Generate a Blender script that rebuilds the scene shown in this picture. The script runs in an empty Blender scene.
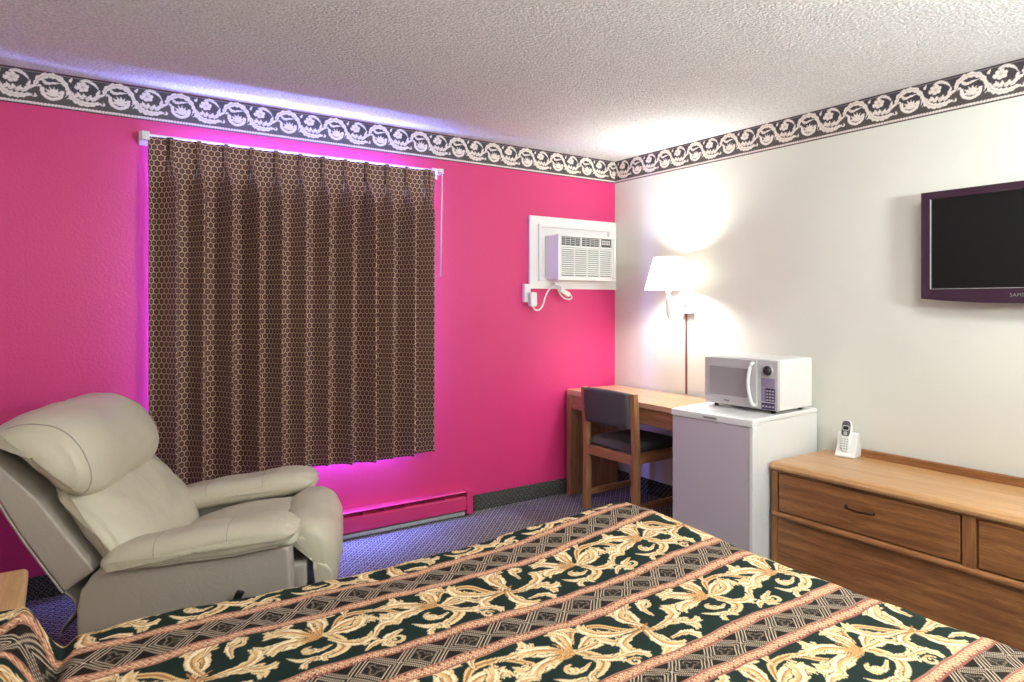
import numpy as np, math
class Ras:
    def __init__(s,W,H,res,bg,wrap=True):
        s.W,s.H,s.res=W,H,res; s.nx,s.ny=int(round(W/res)),int(round(H/res)); s.wrap=wrap
        s.im=np.zeros((s.ny,s.nx,3),np.float32); s.im[:]=bg;s.ty=(1.,0.)
    def poly(s,pts,col,a=1.0):
        pts=np.array(pts,np.float64)*np.array([1.,s.ty[0]])+np.array([0.,s.ty[1]])
        shifts=(-s.W,0,s.W) if s.wrap else (0,)
        for sh in shifts:
            p=pts+np.array([sh,0]); x0,y0=p.min(0);x1,y1=p.max(0)
            i0,i1=max(0,int(x0/s.res)),min(s.nx,int(x1/s.res)+2); j0,j1=max(0,int(y0/s.res)),min(s.ny,int(y1/s.res)+2)
            if i0>=i1 or j0>=j1: continue
            X,Y=np.meshgrid((np.arange(i0,i1)+.5)*s.res,(np.arange(j0,j1)+.5)*s.res)
            ins=np.zeros(X.shape,bool);n=len(p)
            for k in range(n):
                ax,ay=p[k];bx,by=p[(k+1)%n]
                if ay==by: continue
                c=((ay>Y)!=(by>Y))&(X<(bx-ax)*(Y-ay)/(by-ay)+ax); ins^=c
            v=s.im[j0:j1,i0:i1]; v[ins]=v[ins]*(1-a)+np.array(col,np.float32)*a
    def ell(s,x,y,rx,ry,col,ang=0,n=28):
        c,d=math.cos(ang),math.sin(ang)
        s.poly([(x+rx*math.cos(t)*c-ry*math.sin(t)*d,y+rx*math.cos(t)*d+ry*math.sin(t)*c) for t in np.linspace(0,2*math.pi,n,False)],col)
    def stroke(s,pts,w,col,lobes=0,depth=.35,one=0,n=36,taper=True):
        pts=spline(pts,n); d=np.gradient(pts,axis=0); d/=np.linalg.norm(d,axis=1)[:,None]+1e-9
        nn=np.stack([-d[:,1],d[:,0]],1); t=np.linspace(0,1,n)
        w_=w*(np.sin(np.pi*np.clip(t*.93+.07,0,1)**.75) if taper else np.ones(n))
        m=1.0
        if lobes: m=1-depth*(1-((t*lobes)%1.0))
        L=pts+nn*(w_*(m if one>=0 else 1))[:,None]; Rr=pts-nn*(w_*(m if one<=0 else 1))[:,None]
        s.poly(np.concatenate([L,Rr[::-1]]),col)
def spline(pts,n):
    p=np.array(pts,float)
    if len(p)==2: return p[0]+(p[1]-p[0])*np.linspace(0,1,n)[:,None]
    q=np.vstack([2*p[0]-p[1],p,2*p[-1]-p[-2]]);m=len(p)-1;out=[]
    for u in np.linspace(0,m-1e-9,n):
        i=int(u);t=u-i;a,b,c,d=q[i:i+4]
        out.append(.5*((2*b)+(-a+c)*t+(2*a-5*b+4*c-d)*t*t+(-a+3*b-3*c+d)*t**3))
    return np.array(out)
CREAM=(.84,.68,.42);TAN=(.70,.42,.19);ORG=(.42,.19,.07);LT=(.95,.87,.66)
def drop(pts,w,n=18,k=.45):
    # blade polygon: widest at k, pointed tip
    p=spline(pts,n);d=np.gradient(p,axis=0);d/=np.linalg.norm(d,axis=1)[:,None]+1e-9
    nn=np.stack([-d[:,1],d[:,0]],1);t=np.linspace(0,1,n)
    ww=w*np.where(t<k,.35+.65*np.sin(t/k*np.pi/2),np.cos((t-k)/(1-k)*np.pi/2)**.8)
    return np.concatenate([p+nn*ww[:,None],(p-nn*ww[:,None])[::-1]])
def leaf(r,x0,y0,x1,y1,bend=.2,w=1.6,lob=3,one=0):
    w*=.8
    dx,dy=x1-x0,y1-y0;L=math.hypot(dx,dy)
    P=[(x0,y0),(x0+dx*.5-dy*bend,y0+dy*.5+dx*bend),(x0+dx*.85-dy*bend*.75,y0+dy*.85+dx*bend*.75),(x1,y1)]
    S=spline(P,40);T=np.gradient(S,axis=0);T/=np.linalg.norm(T,axis=1)[:,None]
    blades=[(P,w)]
    for t,sz in ((.22,.62),(.42,.78),(.62,.72),(.8,.5)):
        i=int(t*39)
        for sd in (-1,1):
            if bend*sd>0 and t>.7: continue
            f=T[i];nrm=np.array([-f[1],f[0]])*sd;q=S[i]
            l=w*2.0*sz*(1.15 if bend*sd<0 else .8)
            blades.append(([q,q+f*l*.55+nrm*l*.62,q+f*l*1.25+nrm*l*.95],w*.42*sz+.12))
    DK=(.012,.022,.02)
    for B,ww in blades[1:]+blades[:1]: r.poly(drop(B,ww+.22),DK)
    for B,ww in blades[1:]+blades[:1]: r.poly(drop(B,ww),CREAM)
    for B,ww in blades[1:]: 
        B=np.array(B);r.poly(drop([B[0],B[0]*.5+B[1]*.5,B[1]*.6+B[2]*.4],ww*.5),TAN)
    r.poly(drop([S[0],S[12],S[26],S[37]],w*.62),(.78,.55,.28))
    off=np.stack([-T[:,1],T[:,0]],1)*w*.3*(1 if bend>0 else -1)
    r.poly(drop([S[0]+off[0]*.3,S[12]+off[12],S[24]+off[24],S[34]+off[34]],w*.3),LT)
    r.poly(drop([S[0],S[10]-off[10]*.6,S[20]-off[20],S[30]-off[30]],w*.34),TAN)
    r.poly(drop([S[0],S[8],S[16],S[24]],w*.17),ORG)
def curl(r,x,y,R,a0,turns,w):
    n=14;P=[]
    for k in range(n):
        t=k/(n-1); rr=R*(1-.72*t); a=a0+turns*2*math.pi*t; P.append((x+rr*math.cos(a),y+rr*math.sin(a)))
    r.stroke(P,w*1.2,(.035,.05,.045)); r.stroke(P,w,CREAM); r.stroke(P[:9],w*.5,TAN); e=P[-1]; r.ell(e[0],e[1],w*.8,w*.8,CREAM)
def scroll_tile():
    r=Ras(76,27,.08,(.010,.024,.021))
    def burst(x,y,s,m):
        f=lambda a,b:(x+a*s,y+b*s*m)
        P=[f(0,1),f(2.8,-3),f(3.2,-8),f(-1.5,-11),f(-7,-10),f(-10,-6.5)]
        r.poly(drop(P,1.9*s,40,.4),(.012,.022,.02));r.poly(drop(P,1.6*s,40,.4),CREAM);r.poly(drop(P[:-1],.9*s,40,.3),(.78,.55,.28));r.poly(drop(P[:-1],.35*s,40,.3),ORG)
        for (a,b,c,d,be,w) in ((2.5,-7,8,-11,.35,1.1),(1.5,-9.5,-3,-13.5,-.3,.9),(-4,-10.5,-8,-14,-.2,.8),(1,-3,12,-6,-.3,1.6),(1,-1,15,-1,.3,1.8),(0,0,12,5.5,-.3,1.7),(1,-6,-5,-4,.4,.9),
             (0,1,7.5,10,.35,1.7),(0,1,0,11,-.25,1.7),(-1,1,-7,9,.25,1.8),(-1,0,-12,6.5,-.18,1.9),(-1,0,-15.5,2,.15,2.0),(-1,-1,-13,-3,-.2,1.8)):
            p,q=f(a,b),f(c,d); leaf(r,*p,*q,be*m,w*s)
        for k in range(-3,4):
            a=math.pi*.72+k*.36; p=f(0,-1); q=f(6*math.cos(a),6*math.sin(a)); r.poly(drop([p,((p[0]+q[0])/2,(p[1]+q[1])/2),q],.4*s,10),TAN); r.poly(drop([p,q],.18*s,10),ORG)
        p=f(-4,-6); curl(r,p[0],p[1],2.2*s,1.2,1.1*m,.5)
    def stem(P,w):
        r.poly(drop(P,w+.22,40,.3),(.012,.022,.02));r.poly(drop(P,w,40,.3),(.78,.55,.28));r.poly(drop(P,w*.4,40,.3),ORG)
    stem([(17,17),(22,22.5),(29,21.5),(35,15),(42,14)],1.0)
    stem([(45,17),(49,22.5),(56,21),(61,14),(69,11),(78,14)],1.1)
    for a in ((22,22,27,26.5,.3,1.1),(27,22,36,25.5,-.3,1.2),(26,21.5,24,16,.3,1.0),(33,17,29,12,-.3,1.0),(50,22.5,46,26.5,-.3,1.0)): leaf(r,*a)
    burst(14,16,.95,1); burst(43,14.5,.93,1)
    for a in ((61,14,51,17,.35,1.4),(62,14,53,25.5,.35,1.8),(62,13,62,26,-.3,1.7),(63,13,55,5,-.35,1.6),(63,13,60,1,.2,1.9),(64,13,67,2,-.25,1.9),(66,12,75,4.5,.3,1.8),(67,12,76,19,-.3,1.7),(65,13,70,25,.35,1.7),(72,12.5,79,9,-.3,1.2),(24,8,32,11,.3,1.2),(31,8,26,2,-.3,1.3),(49,7,56,2,.3,1.2),(66,22,74,25,.3,1.1),(71,17,76,24,.3,1.2),(3,24,10,26,-.2,1.0),(66,6,72,1.5,.3,1.2),(20,3,27,4,.3,1.0)):
        leaf(r,*a)
    for k in range(5):
        a=math.pi*(.15+k*.42); r.poly(drop([(63,13),(63+4.5*math.cos(a),13+4.5*math.sin(a))],.35,10),ORG)
    curl(r,28.5,5,2.2,2,1.2,.55);curl(r,73.5,23,1.9,3,1.1,.5);curl(r,52,3.2,1.8,0,1.2,.45)
    return r.im
def border_tile():
    # 26 x 16.5 cm
    r=Ras(26,16.5,.05,(.045,.035,.042))
    Y=(np.arange(r.ny)+.5)*r.res
    r.im[Y<9]=(.075,.060,.055)
    C=(.78,.71,.66);D=(.52,.46,.42)
    r.im[(Y<.35)]=(.05,.03,.035)
    r.im[(Y>15.9)]=(.035,.02,.028); r.im[(Y>15.4)&(Y<15.62)]=(.22,.19,.20)
    r.im[(Y>.5)&(Y<1.9)]=(.20,.16,.15)
    k=0
    for x in np.arange(.65,26,1.3):
        r.ell(x,1.2,.56,.56,C); r.ell(x+.65,1.2,.2,.5,(.62,.56,.53))
    def st(P,w,lob=0,one=0,d=.4,sh=True):
        r.stroke(P,w,C,lob,d,one)
        if sh: r.stroke(P[:max(2,len(P)-1)],w*.13,D)
    r.ty=(.92,1.35)
    # motif A  crescent + palmette (x 0..13)
    st([(-.6,8.6),(.6,12.3),(4,14.6),(8,14.2),(10.8,11),(11.6,7.6),(10.6,4.6)],1.75,9,0,.5)
    st([(11.2,9),(12.6,7.6),(12.4,5),(11,4)],.8,3)
    st([(2.2,12.6),(3.5,10.6),(6.4,11.2),(9.3,11.6)],.9,4)
    for t in np.linspace(0,2*math.pi,26,False): pass
    r.stroke([(2,8.4),(2.6,4.8),(5.6,3),(8.8,4.4),(9.6,7.8)],.75,C,0,0,0,40,False)
    for a in (-.1,.45,.95,1.45,1.95,2.5,3.1):
        e=(5.9+3.7*math.cos(a),5.6+4.0*math.sin(a)); st([(5.9,4.6),((5.9+e[0])/2+.3*math.sin(a),(4.6+e[1])/2+.3),e],.72,3)
    st([(1.9,8.2),(1.0,9.2),(.4,8.2)],.5)
    st([(12.2,13.4),(12.9,14.2),(13.2,15.2)],.5); r.ell(12.5,13.5,.55,.75,C,.5)
    # motif B  leafy crescent + rosette (x 13..26)
    st([(12.6,8.4),(13.6,5),(16.6,3.1),(20.4,2.9),(23.6,3.9),(24.9,2.9)],1.8,9,0,.45)
    st([(24.9,2.9),(25.7,3.8),(25.2,5.2)],.5)
    for (a,b,c,d,e,f) in ((14,6,15.6,7,15.2,8.6),(16,5.4,17.6,6.6,17.6,8.2),(18.4,5,20,6.4,20.4,8),(20.5,5,22.4,6.6,23.4,9.2)):
        st([(a,b),(c,d),(e,f)],1.15,3)
    st([(22.4,6.8),(24.4,8.2),(26.2,8.7)],.95,3); st([(22.6,7.4),(23.4,9.6),(23.8,11.2)],.8,3)
    st([(16.2,14.2),(19,15.0),(22,13.4),(23.8,10.4)],.85,6,1)
    for k in range(6):
        a=k*math.pi/3+.3; r.ell(17.2+1.55*math.cos(a),11.4+1.55*math.sin(a),1.15,1.0,C,a)
    r.ell(17.2,11.4,.7,.7,D); 
    for k in range(6):
        a=k*math.pi/3+.8; r.stroke([(17.2+.8*math.cos(a),11.4+.8*math.sin(a)),(17.2+2.4*math.cos(a),11.4+2.4*math.sin(a))],.12,D)
    st([(15.4,9.8),(14.6,10.8),(14.5,12.2)],.55)
    return r.im
K_WIN,K_LAMP,K_CEIL,K_BACK,K_SIDE,K_UP,K_EXP=1400,52,38,9,5,150,0.17
# ---------------------------------------------------------------- scene
import bpy, bmesh
from mathutils import Vector, Matrix, noise
C=bpy.context.scene.collection
PI=math.pi
def srgb(r,g,b):
    return tuple(((c/255)/12.92 if c/255<=.04045 else ((c/255+.055)/1.055)**2.4) for c in (r,g,b))+(1.0,)
def new_mat(name,col=(.8,.8,.8,1),rough=.5,metal=0,**kw):
    m=bpy.data.materials.new(name);m.use_nodes=True;nt=m.node_tree;b=nt.nodes['Principled BSDF']
    b.inputs['Base Color'].default_value=col;b.inputs['Roughness'].default_value=rough;b.inputs['Metallic'].default_value=metal
    for k,v in kw.items(): b.inputs[k.replace('_',' ')].default_value=v
    return m
class N:
    def __init__(s,m): s.nt=m.node_tree;s.b=s.nt.nodes['Principled BSDF']
    def n(s,t,**kw):
        x=s.nt.nodes.new(t)
        for k,v in kw.items(): setattr(x,k,v)
        return x
    def l(s,a,b): s.nt.links.new(a,b)
    def val(s,x,i,v):
        if hasattr(v,'links') or hasattr(v,'is_linked'): s.l(v,x.inputs[i])
        else: x.inputs[i].default_value=v
    def math(s,op,a,b=None,c=None,clamp=False):
        x=s.n('ShaderNodeMath',operation=op,use_clamp=clamp);s.val(x,0,a)
        if b is not None: s.val(x,1,b)
        if c is not None: s.val(x,2,c)
        return x.outputs[0]
    def vm(s,op,a,b=None,out=0):
        x=s.n('ShaderNodeVectorMath',operation=op);s.val(x,0,a)
        if b is not None: s.val(x,1,b)
        return x.outputs[out]
    def mix(s,f,a,b):
        x=s.n('ShaderNodeMix',data_type='RGBA');s.val(x,0,f);s.val(x,6,a);s.val(x,7,b);return x.outputs[2]
    def ramp(s,f,stops):
        x=s.n('ShaderNodeValToRGB');e=x.color_ramp.elements
        while len(e)<len(stops): e.new(.5)
        for q,(p,c) in zip(e,stops): q.position=p;q.color=c
        s.l(f,x.inputs[0]);return x.outputs[0]
    def tc(s,o='Object'): return s.n('ShaderNodeTexCoord').outputs[o]
    def mapping(s,v,sc=(1,1,1),rot=(0,0,0)):
        x=s.n('ShaderNodeMapping');x.inputs['Scale'].default_value=sc;x.inputs['Rotation'].default_value=rot;s.l(v,x.inputs[0]);return x.outputs[0]
    def noise(s,v,sc=5,det=4,ro=.5,dist=0):
        x=s.n('ShaderNodeTexNoise');s.l(v,x.inputs['Vector']);x.inputs['Scale'].default_value=sc;x.inputs['Detail'].default_value=det;x.inputs['Roughness'].default_value=ro;x.inputs['Distortion'].default_value=dist;return x.outputs[0]
    def bump(s,h,st=.3,d=.01):
        x=s.n('ShaderNodeBump');x.inputs['Strength'].default_value=st;x.inputs['Distance'].default_value=d;s.l(h,x.inputs['Height']);s.l(x.outputs[0],s.b.inputs['Normal'])
    def col(s,c): s.l(c,s.b.inputs['Base Color'])

def wall_mat(name,col,bs=60,st=.25,rough=.6):
    m=new_mat(name,col,rough);n=N(m);v=n.tc();a=n.noise(v,bs,3,.6);n.bump(a,st,.004)
    c=n.noise(v,3,2);d=tuple(x*.93 for x in col[:3])+(1,);n.col(n.mix(c,d,col));return m
M={}
M['pink']=wall_mat('pink_paint',(.61,.032,.162,1),70,.35,.45)
M['white_wall']=wall_mat('cream_white_paint',(.72,.715,.655,1),70,.2,.6)
M['ceil']=wall_mat('stippled_ceiling',(.74,.70,.70,1),55,1,.85)
n=N(M['ceil']);v=n.tc();vo=n.n('ShaderNodeTexVoronoi');vo.inputs['Scale'].default_value=75;n.l(v,vo.inputs['Vector'])
h=n.math('ADD',n.math('MULTIPLY',n.math('SUBTRACT',1,vo.outputs['Distance']),.6),n.noise(v,110,3,.7));n.bump(h,.9,.012)
sp=n.noise(v,95,3,.75);n.col(n.ramp(sp,[(.38,(.64,.62,.61,1)),(.5,(.76,.745,.74,1)),(.62,(.88,.87,.865,1))]))

def carpet(name,bgc,fgc,fg2,sc):
    m=new_mat(name,bgc,.95);n=N(m);v=n.tc('Object');s=n.n('ShaderNodeSeparateXYZ');n.l(v,s.inputs[0])
    a=n.math('ADD',s.outputs[0],n.math('ADD',s.outputs[1],0));b=n.math('SUBTRACT',s.outputs[0],s.outputs[1])
    zz=n.math('MULTIPLY',s.outputs[2],1.0)
    a=n.math('ADD',a,zz);b=n.math('SUBTRACT',b,zz)
    sa=n.math('ABSOLUTE',n.math('SINE',n.math('MULTIPLY',a,sc)));sb=n.math('ABSOLUTE',n.math('SINE',n.math('MULTIPLY',b,sc)))
    lat=n.math('MAXIMUM',n.math('GREATER_THAN',sa,.93),n.math('GREATER_THAN',sb,.93))
    dot=n.math('GREATER_THAN',n.math('MULTIPLY',n.math('SUBTRACT',1,sa),n.math('SUBTRACT',1,sb)),.38)
    nz=n.noise(v,150,3,.8);brk=n.math('GREATER_THAN',nz,.46)
    f=n.math('MULTIPLY',n.math('MAXIMUM',lat,dot),brk)
    c=n.mix(f,bgc,fgc);c=n.mix(n.math('GREATER_THAN',n.noise(v,420,2,.8),.62),c,fg2);n.col(c);n.bump(nz,.7,.004);return m
M['carpet']=carpet('patterned_carpet',(.032,.030,.038,1),(.34,.32,.34,1),(.14,.13,.15,1),66)
M['cove']=carpet('dark_carpet_cove',(.010,.012,.012,1),(.13,.125,.105,1),(.02,.02,.02,1),85)

def oak(name,axis,c1=(.36,.155,.055,1),c2=(.175,.066,.021,1),rough=.38):
    m=new_mat(name,c1,rough);n=N(m);v=n.tc()
    s=[14,14,14];s[axis]=1.1;g=n.noise(n.mapping(v,tuple(s)),3.2,6,.62,.6)
    s2=[120,120,120];s2[axis]=5;p=n.noise(n.mapping(v,tuple(s2)),2,3,.6)
    wv=n.n('ShaderNodeTexWave',wave_type='RINGS');wv.inputs['Scale'].default_value=.9;wv.inputs['Distortion'].default_value=5;wv.inputs['Detail'].default_value=3;wv.inputs['Detail Scale'].default_value=1.2
    s3=[7,7,7];s3[axis]=.55;n.l(n.mapping(v,tuple(s3)),wv.inputs['Vector'])
    f=n.math('ADD',n.math('MULTIPLY',g,.85),n.math('MULTIPLY',wv.outputs[1],.12))
    c=n.ramp(f,[(.34,c2),(.5,tuple((a+b)/2 for a,b in zip(c1,c2))),(.64,c1)])
    c=n.mix(n.math('MULTIPLY',n.math('GREATER_THAN',p,.54),.6),c,c2);n.col(c);n.bump(p,.12,.002);return m
for i,a in enumerate('xyz'):
    M['oak_'+a]=oak('oak_grain_'+a,i)
    M['desk_'+a]=oak('desk_oak_'+a,i,(.43,.22,.105,1),(.25,.115,.05,1))
M['top_y']=oak('oak_top_lit_grain',1,(.62,.36,.17,1),(.45,.235,.095,1),.28)  # dresser oak made paler: light reflecting off the top is in the colour
M['desktop_y']=oak('desk_top_lit_grain',1,(.66,.43,.26,1),(.50,.30,.16,1),.25)  # desk oak lightened to carry the lamp's reflection on the desktop
M['light_oak']=oak('light_oak_grain',1,(.72,.45,.22,1),(.52,.29,.12,1),.3)

def leather(name,c,c2):
    m=new_mat(name,c,.42);n=N(m);v=n.tc();a=n.noise(v,5,4,.55);n.col(n.mix(a,c,c2))
    vo=n.n('ShaderNodeTexVoronoi');vo.inputs['Scale'].default_value=260;n.l(v,vo.inputs['Vector'])
    w=n.noise(n.mapping(v,(1,1,1)),14,5,.6,1.2)
    n.bump(n.math('ADD',n.math('MULTIPLY',vo.outputs['Distance'],.12),w),.25,.012);return m
M['leather']=leather('beige_leather',(.58,.53,.41,1),(.50,.455,.35,1))
M['vinyl']=leather('taupe_vinyl',(.43,.38,.325,1),(.39,.345,.295,1))
M['dark']=new_mat('dark_lining',(.02,.018,.018,1),.8)
M['pipe']=new_mat('seam_piping',(.36,.32,.26,1),.5)
M['white']=new_mat('white_plastic',(.80,.80,.80,1),.35)
M['white_metal']=new_mat('white_enamel',(.80,.80,.80,1),.3)
M['paintwood']=new_mat('white_painted_wood',(.84,.84,.84,1),.5)
M['grey_door']=new_mat('grey_lilac_enamel',(.56,.51,.56,1),.35,.1)
n=N(M['grey_door']);v=n.tc();n.bump(n.noise(v,190,3,.6),.15,.003)
M['black']=new_mat('black_plastic',(.012,.012,.013,1),.4)
M['slot']=new_mat('vent_shadow_plastic',(.10,.10,.10,1),.6)
M['screen']=new_mat('matt_black_screen',(.008,.008,.008,1),.45);M['screen'].node_tree.nodes['Principled BSDF'].inputs['Specular IOR Level'].default_value=.12
M['bezel']=new_mat('purple_brown_gloss',(.030,.008,.022,1),.14,0,Coat_Weight=.3)
M['silver']=new_mat('silver_plastic',(.55,.54,.55,1),.35,.3)
M['mwpanel']=new_mat('microwave_front',(.52,.50,.51,1),.35,.1)
M['mwglass']=new_mat('microwave_glass',(.27,.245,.25,1),.22)
n=N(M['mwglass']);v=n.tc();s=n.n('ShaderNodeSeparateXYZ');n.l(v,s.inputs[0])
d=n.math('MULTIPLY',n.math('SINE',n.math('MULTIPLY',s.outputs[1],1400)),n.math('SINE',n.math('MULTIPLY',s.outputs[2],1400)))
n.col(n.mix(n.math('GREATER_THAN',d,.3),(.34,.31,.315,1),(.20,.18,.185,1)))
M['lilac']=new_mat('lilac_keys',(.24,.20,.30,1),.4);M['navy']=new_mat('indigo_keys',(.045,.03,.10,1),.3)
M['brass']=new_mat('dark_bronze',(.07,.03,.018,1),.35,.7)
M['conduit']=new_mat('brown_cord_cover',(.20,.06,.045,1),.4)
M['chairfab']=new_mat('charcoal_fabric',(.055,.05,.058,1),.9)
n=N(M['chairfab']);v=n.tc();a=n.noise(v,400,2,.7);n.col(n.mix(a,(.035,.032,.038,1),(.095,.088,.10,1)));n.bump(a,.5,.002)
M['heater']=new_mat('pink_enamel',(.55,.03,.13,1),.35)
M['steel']=new_mat('grey_steel',(.42,.43,.42,1),.4,.3)
M['gray']=new_mat('dark_grey_plastic',(.09,.085,.085,1),.35)
M['lcd']=new_mat('lcd_window',(.02,.02,.022,1),.15)
M['chrome']=new_mat('chrome',(.7,.7,.72,1),.15,1)
M['mattress']=new_mat('white_ticking',(.7,.7,.68,1),.9)
M['lining']=new_mat('white_curtain_lining',(.8,.8,.82,1),.9)
# glass
g=bpy.data.materials.new('window_glass');g.use_nodes=True;nt=g.node_tree;nt.nodes.clear()
o=nt.nodes.new('ShaderNodeOutputMaterial');t=nt.nodes.new('ShaderNodeBsdfTransparent');gl=nt.nodes.new('ShaderNodeBsdfGlossy');mx=nt.nodes.new('ShaderNodeMixShader')
gl.inputs['Roughness'].default_value=.02;mx.inputs[0].default_value=.06;nt.links.new(t.outputs[0],mx.inputs[1]);nt.links.new(gl.outputs[0],mx.inputs[2]);nt.links.new(mx.outputs[0],o.inputs[0]);M['glass']=g
# lamp shade: cloth that lets its bulb glow through
sh=bpy.data.materials.new('lit_lamp_shade');sh.use_nodes=True;nt=sh.node_tree;nt.nodes.clear()
o=nt.nodes.new('ShaderNodeOutputMaterial');d1=nt.nodes.new('ShaderNodeBsdfDiffuse');d2=nt.nodes.new('ShaderNodeBsdfTranslucent');mx=nt.nodes.new('ShaderNodeMixShader');em=nt.nodes.new('ShaderNodeEmission');ad=nt.nodes.new('ShaderNodeAddShader')
d1.inputs[0].default_value=(.9,.88,.82,1);d2.inputs[0].default_value=(.9,.88,.82,1);mx.inputs[0].default_value=.6;em.inputs[0].default_value=(1,.97,.9,1);em.inputs[1].default_value=.6
nt.links.new(d1.outputs[0],mx.inputs[1]);nt.links.new(d2.outputs[0],mx.inputs[2]);nt.links.new(mx.outputs[0],ad.inputs[0]);nt.links.new(em.outputs[0],ad.inputs[1]);nt.links.new(ad.outputs[0],o.inputs[0]);M['shade']=sh
bu=bpy.data.materials.new('lit_bulb');bu.use_nodes=True;nt=bu.node_tree;nt.nodes.clear();o=nt.nodes.new('ShaderNodeOutputMaterial');em=nt.nodes.new('ShaderNodeEmission');em.inputs[1].default_value=6;nt.links.new(em.outputs[0],o.inputs[0]);M['bulb']=bu
# vertex colour cloth
def attr_mat(name,rough,bs,st):
    m=new_mat(name,(.5,.5,.5,1),rough);n=N(m);a=n.n('ShaderNodeAttribute',attribute_name='pattern');n.col(a.outputs['Color']);v=n.tc();n.bump(n.noise(v,bs,3,.6),st,.003);return m
M['spread']=attr_mat('woven_bedspread',.85,300,.35)
M['spread'].node_tree.nodes['Principled BSDF'].inputs['Specular IOR Level'].default_value=.15
M['border']=attr_mat('printed_wallpaper',.6,200,.1)
# honeycomb curtain
m=new_mat('honeycomb_curtain',(.1,.06,.05,1),.5);n=N(m);M['curtain']=m
uv=n.tc('UV');p=n.vm('MULTIPLY',uv,(1/.0305,1/.0305,0));S=(1,1.7320508,1);H=(.5,.8660254,.5)
a=n.vm('SUBTRACT',n.vm('MODULO',n.vm('ADD',p,(100,173.20508,0)),S),H)
b=n.vm('SUBTRACT',n.vm('MODULO',n.vm('ADD',n.vm('ADD',p,(100,173.20508,0)),H),S),H)
def flat(x): return n.vm('MULTIPLY',x,(1,1,0))
a=flat(a);b=flat(b)
def hexd(x):
    ab=n.vm('ABSOLUTE',x);dt=n.vm('DOT_PRODUCT',ab,(.5,.8660254,0),1);sx=n.n('ShaderNodeSeparateXYZ');n.l(ab,sx.inputs[0]);return n.math('MAXIMUM',dt,sx.outputs[0])
hd=n.math('MINIMUM',hexd(a),hexd(b))
cc=n.ramp(n.math('MULTIPLY',hd,2.0),[(0,(.165,.075,.062,1)),(.42,(.15,.07,.058,1)),(.47,(.050,.020,.020,1)),(.66,(.050,.020,.020,1)),(.71,(.16,.075,.060,1)),(.885,(.16,.075,.060,1)),(.925,(.66,.47,.33,1)),(1,(.70,.51,.36,1))])
n.col(cc);n.bump(n.noise(uv,900,2,.5),.2,.002);n.b.inputs['Specular IOR Level'].default_value=.3

# ---------------------------------------------------------------- helpers
def tag(o,label=None,cat=None,group=None,kind=None):
    if label:o['label']=label
    if cat:o['category']=cat
    if group:o['group']=group
    if kind:o['kind']=kind
    return o
def thing(name,loc,rz,label,cat,group=None):
    o=bpy.data.objects.new(name,None);C.objects.link(o);o.location=loc;o.rotation_euler=(0,0,rz);o.empty_display_size=.1
    return tag(o,label,cat,group)
def link(name,me,mats,parent=None,smooth=False,bevel=0,seg=2):
    if not isinstance(mats,(list,tuple)): mats=[mats]
    for m in mats: me.materials.append(M[m] if isinstance(m,str) else m)
    o=bpy.data.objects.new(name,me);C.objects.link(o)
    if parent: o.parent=parent
    if smooth:
        me.polygons.foreach_set('use_smooth',[True]*len(me.polygons))
    if bevel:
        b=o.modifiers.new('Bevel','BEVEL');b.width=bevel;b.segments=seg;b.limit_method='ANGLE';b.angle_limit=.6
        me.polygons.foreach_set('use_smooth',[True]*len(me.polygons))
        w=o.modifiers.new('WN','WEIGHTED_NORMAL');w.keep_sharp=True
    return o
def finish(name,bm,mats,parent=None,**kw):
    bmesh.ops.recalc_face_normals(bm,faces=bm.faces)
    me=bpy.data.meshes.new(name);bm.to_mesh(me);bm.free();return link(name,me,mats,parent,**kw)
def box(bm,x0,x1,y0,y1,z0,z1,mi=0):
    vs=[bm.verts.new((x,y,z)) for x in (x0,x1) for y in (y0,y1) for z in (z0,z1)]
    for f in ((0,1,3,2),(4,6,7,5),(0,4,5,1),(2,3,7,6),(0,2,6,4),(1,5,7,3)):
        q=bm.faces.new([vs[i] for i in f]);q.material_index=mi
    return vs
def B(name,dims,mat,parent=None,bevel=.003,seg=2):
    bm=bmesh.new()
    for d in (dims if isinstance(dims[0],(list,tuple)) else [dims]): box(bm,*d)
    return finish(name,bm,mat,parent,bevel=bevel,seg=seg)
def prism(bm,pts,axis,a,b,mi=0):
    # pts 2D in the two other axes (in xyz order)
    def mk(p,t):
        c=list(p);c.insert(axis,t);return bm.verts.new(c)
    A=[mk(p,a) for p in pts];Bv=[mk(p,b) for p in pts];k=len(pts)
    f=bm.faces.new(A);f.material_index=mi;f=bm.faces.new(Bv[::-1]);f.material_index=mi
    for i in range(k):
        f=bm.faces.new([A[i],Bv[i],Bv[(i+1)%k],A[(i+1)%k]]);f.material_index=mi
def tube(bm,path,r,seg=8,closed=False,cap=True,mi=0):
    P=[Vector(p) for p in path];k=len(P);rings=[];up=Vector((0,0,1))
    for i in range(k):
        if closed: T=P[(i+1)%k]-P[i-1]
        else: T=P[min(i+1,k-1)]-P[max(i-1,0)]
        T.normalize();u=up if abs(T.dot(up))<.95 else Vector((1,0,0))
        a=T.cross(u).normalized();b=T.cross(a).normalized()
        rr=r[i] if isinstance(r,(list,tuple)) else r
        rings.append([bm.verts.new(P[i]+a*rr*math.cos(2*PI*j/seg)+b*rr*math.sin(2*PI*j/seg)) for j in range(seg)])
    for i in range(k if closed else k-1):
        A=rings[i];D=rings[(i+1)%k]
        for j in range(seg):
            f=bm.faces.new([A[j],A[(j+1)%seg],D[(j+1)%seg],D[j]]);f.material_index=mi;f.smooth=True
    if cap and not closed:
        bm.faces.new(rings[0]);bm.faces.new(rings[-1][::-1])
def T3(pts,n):
    return [tuple(p) for p in spline3(pts,n)]
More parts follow.
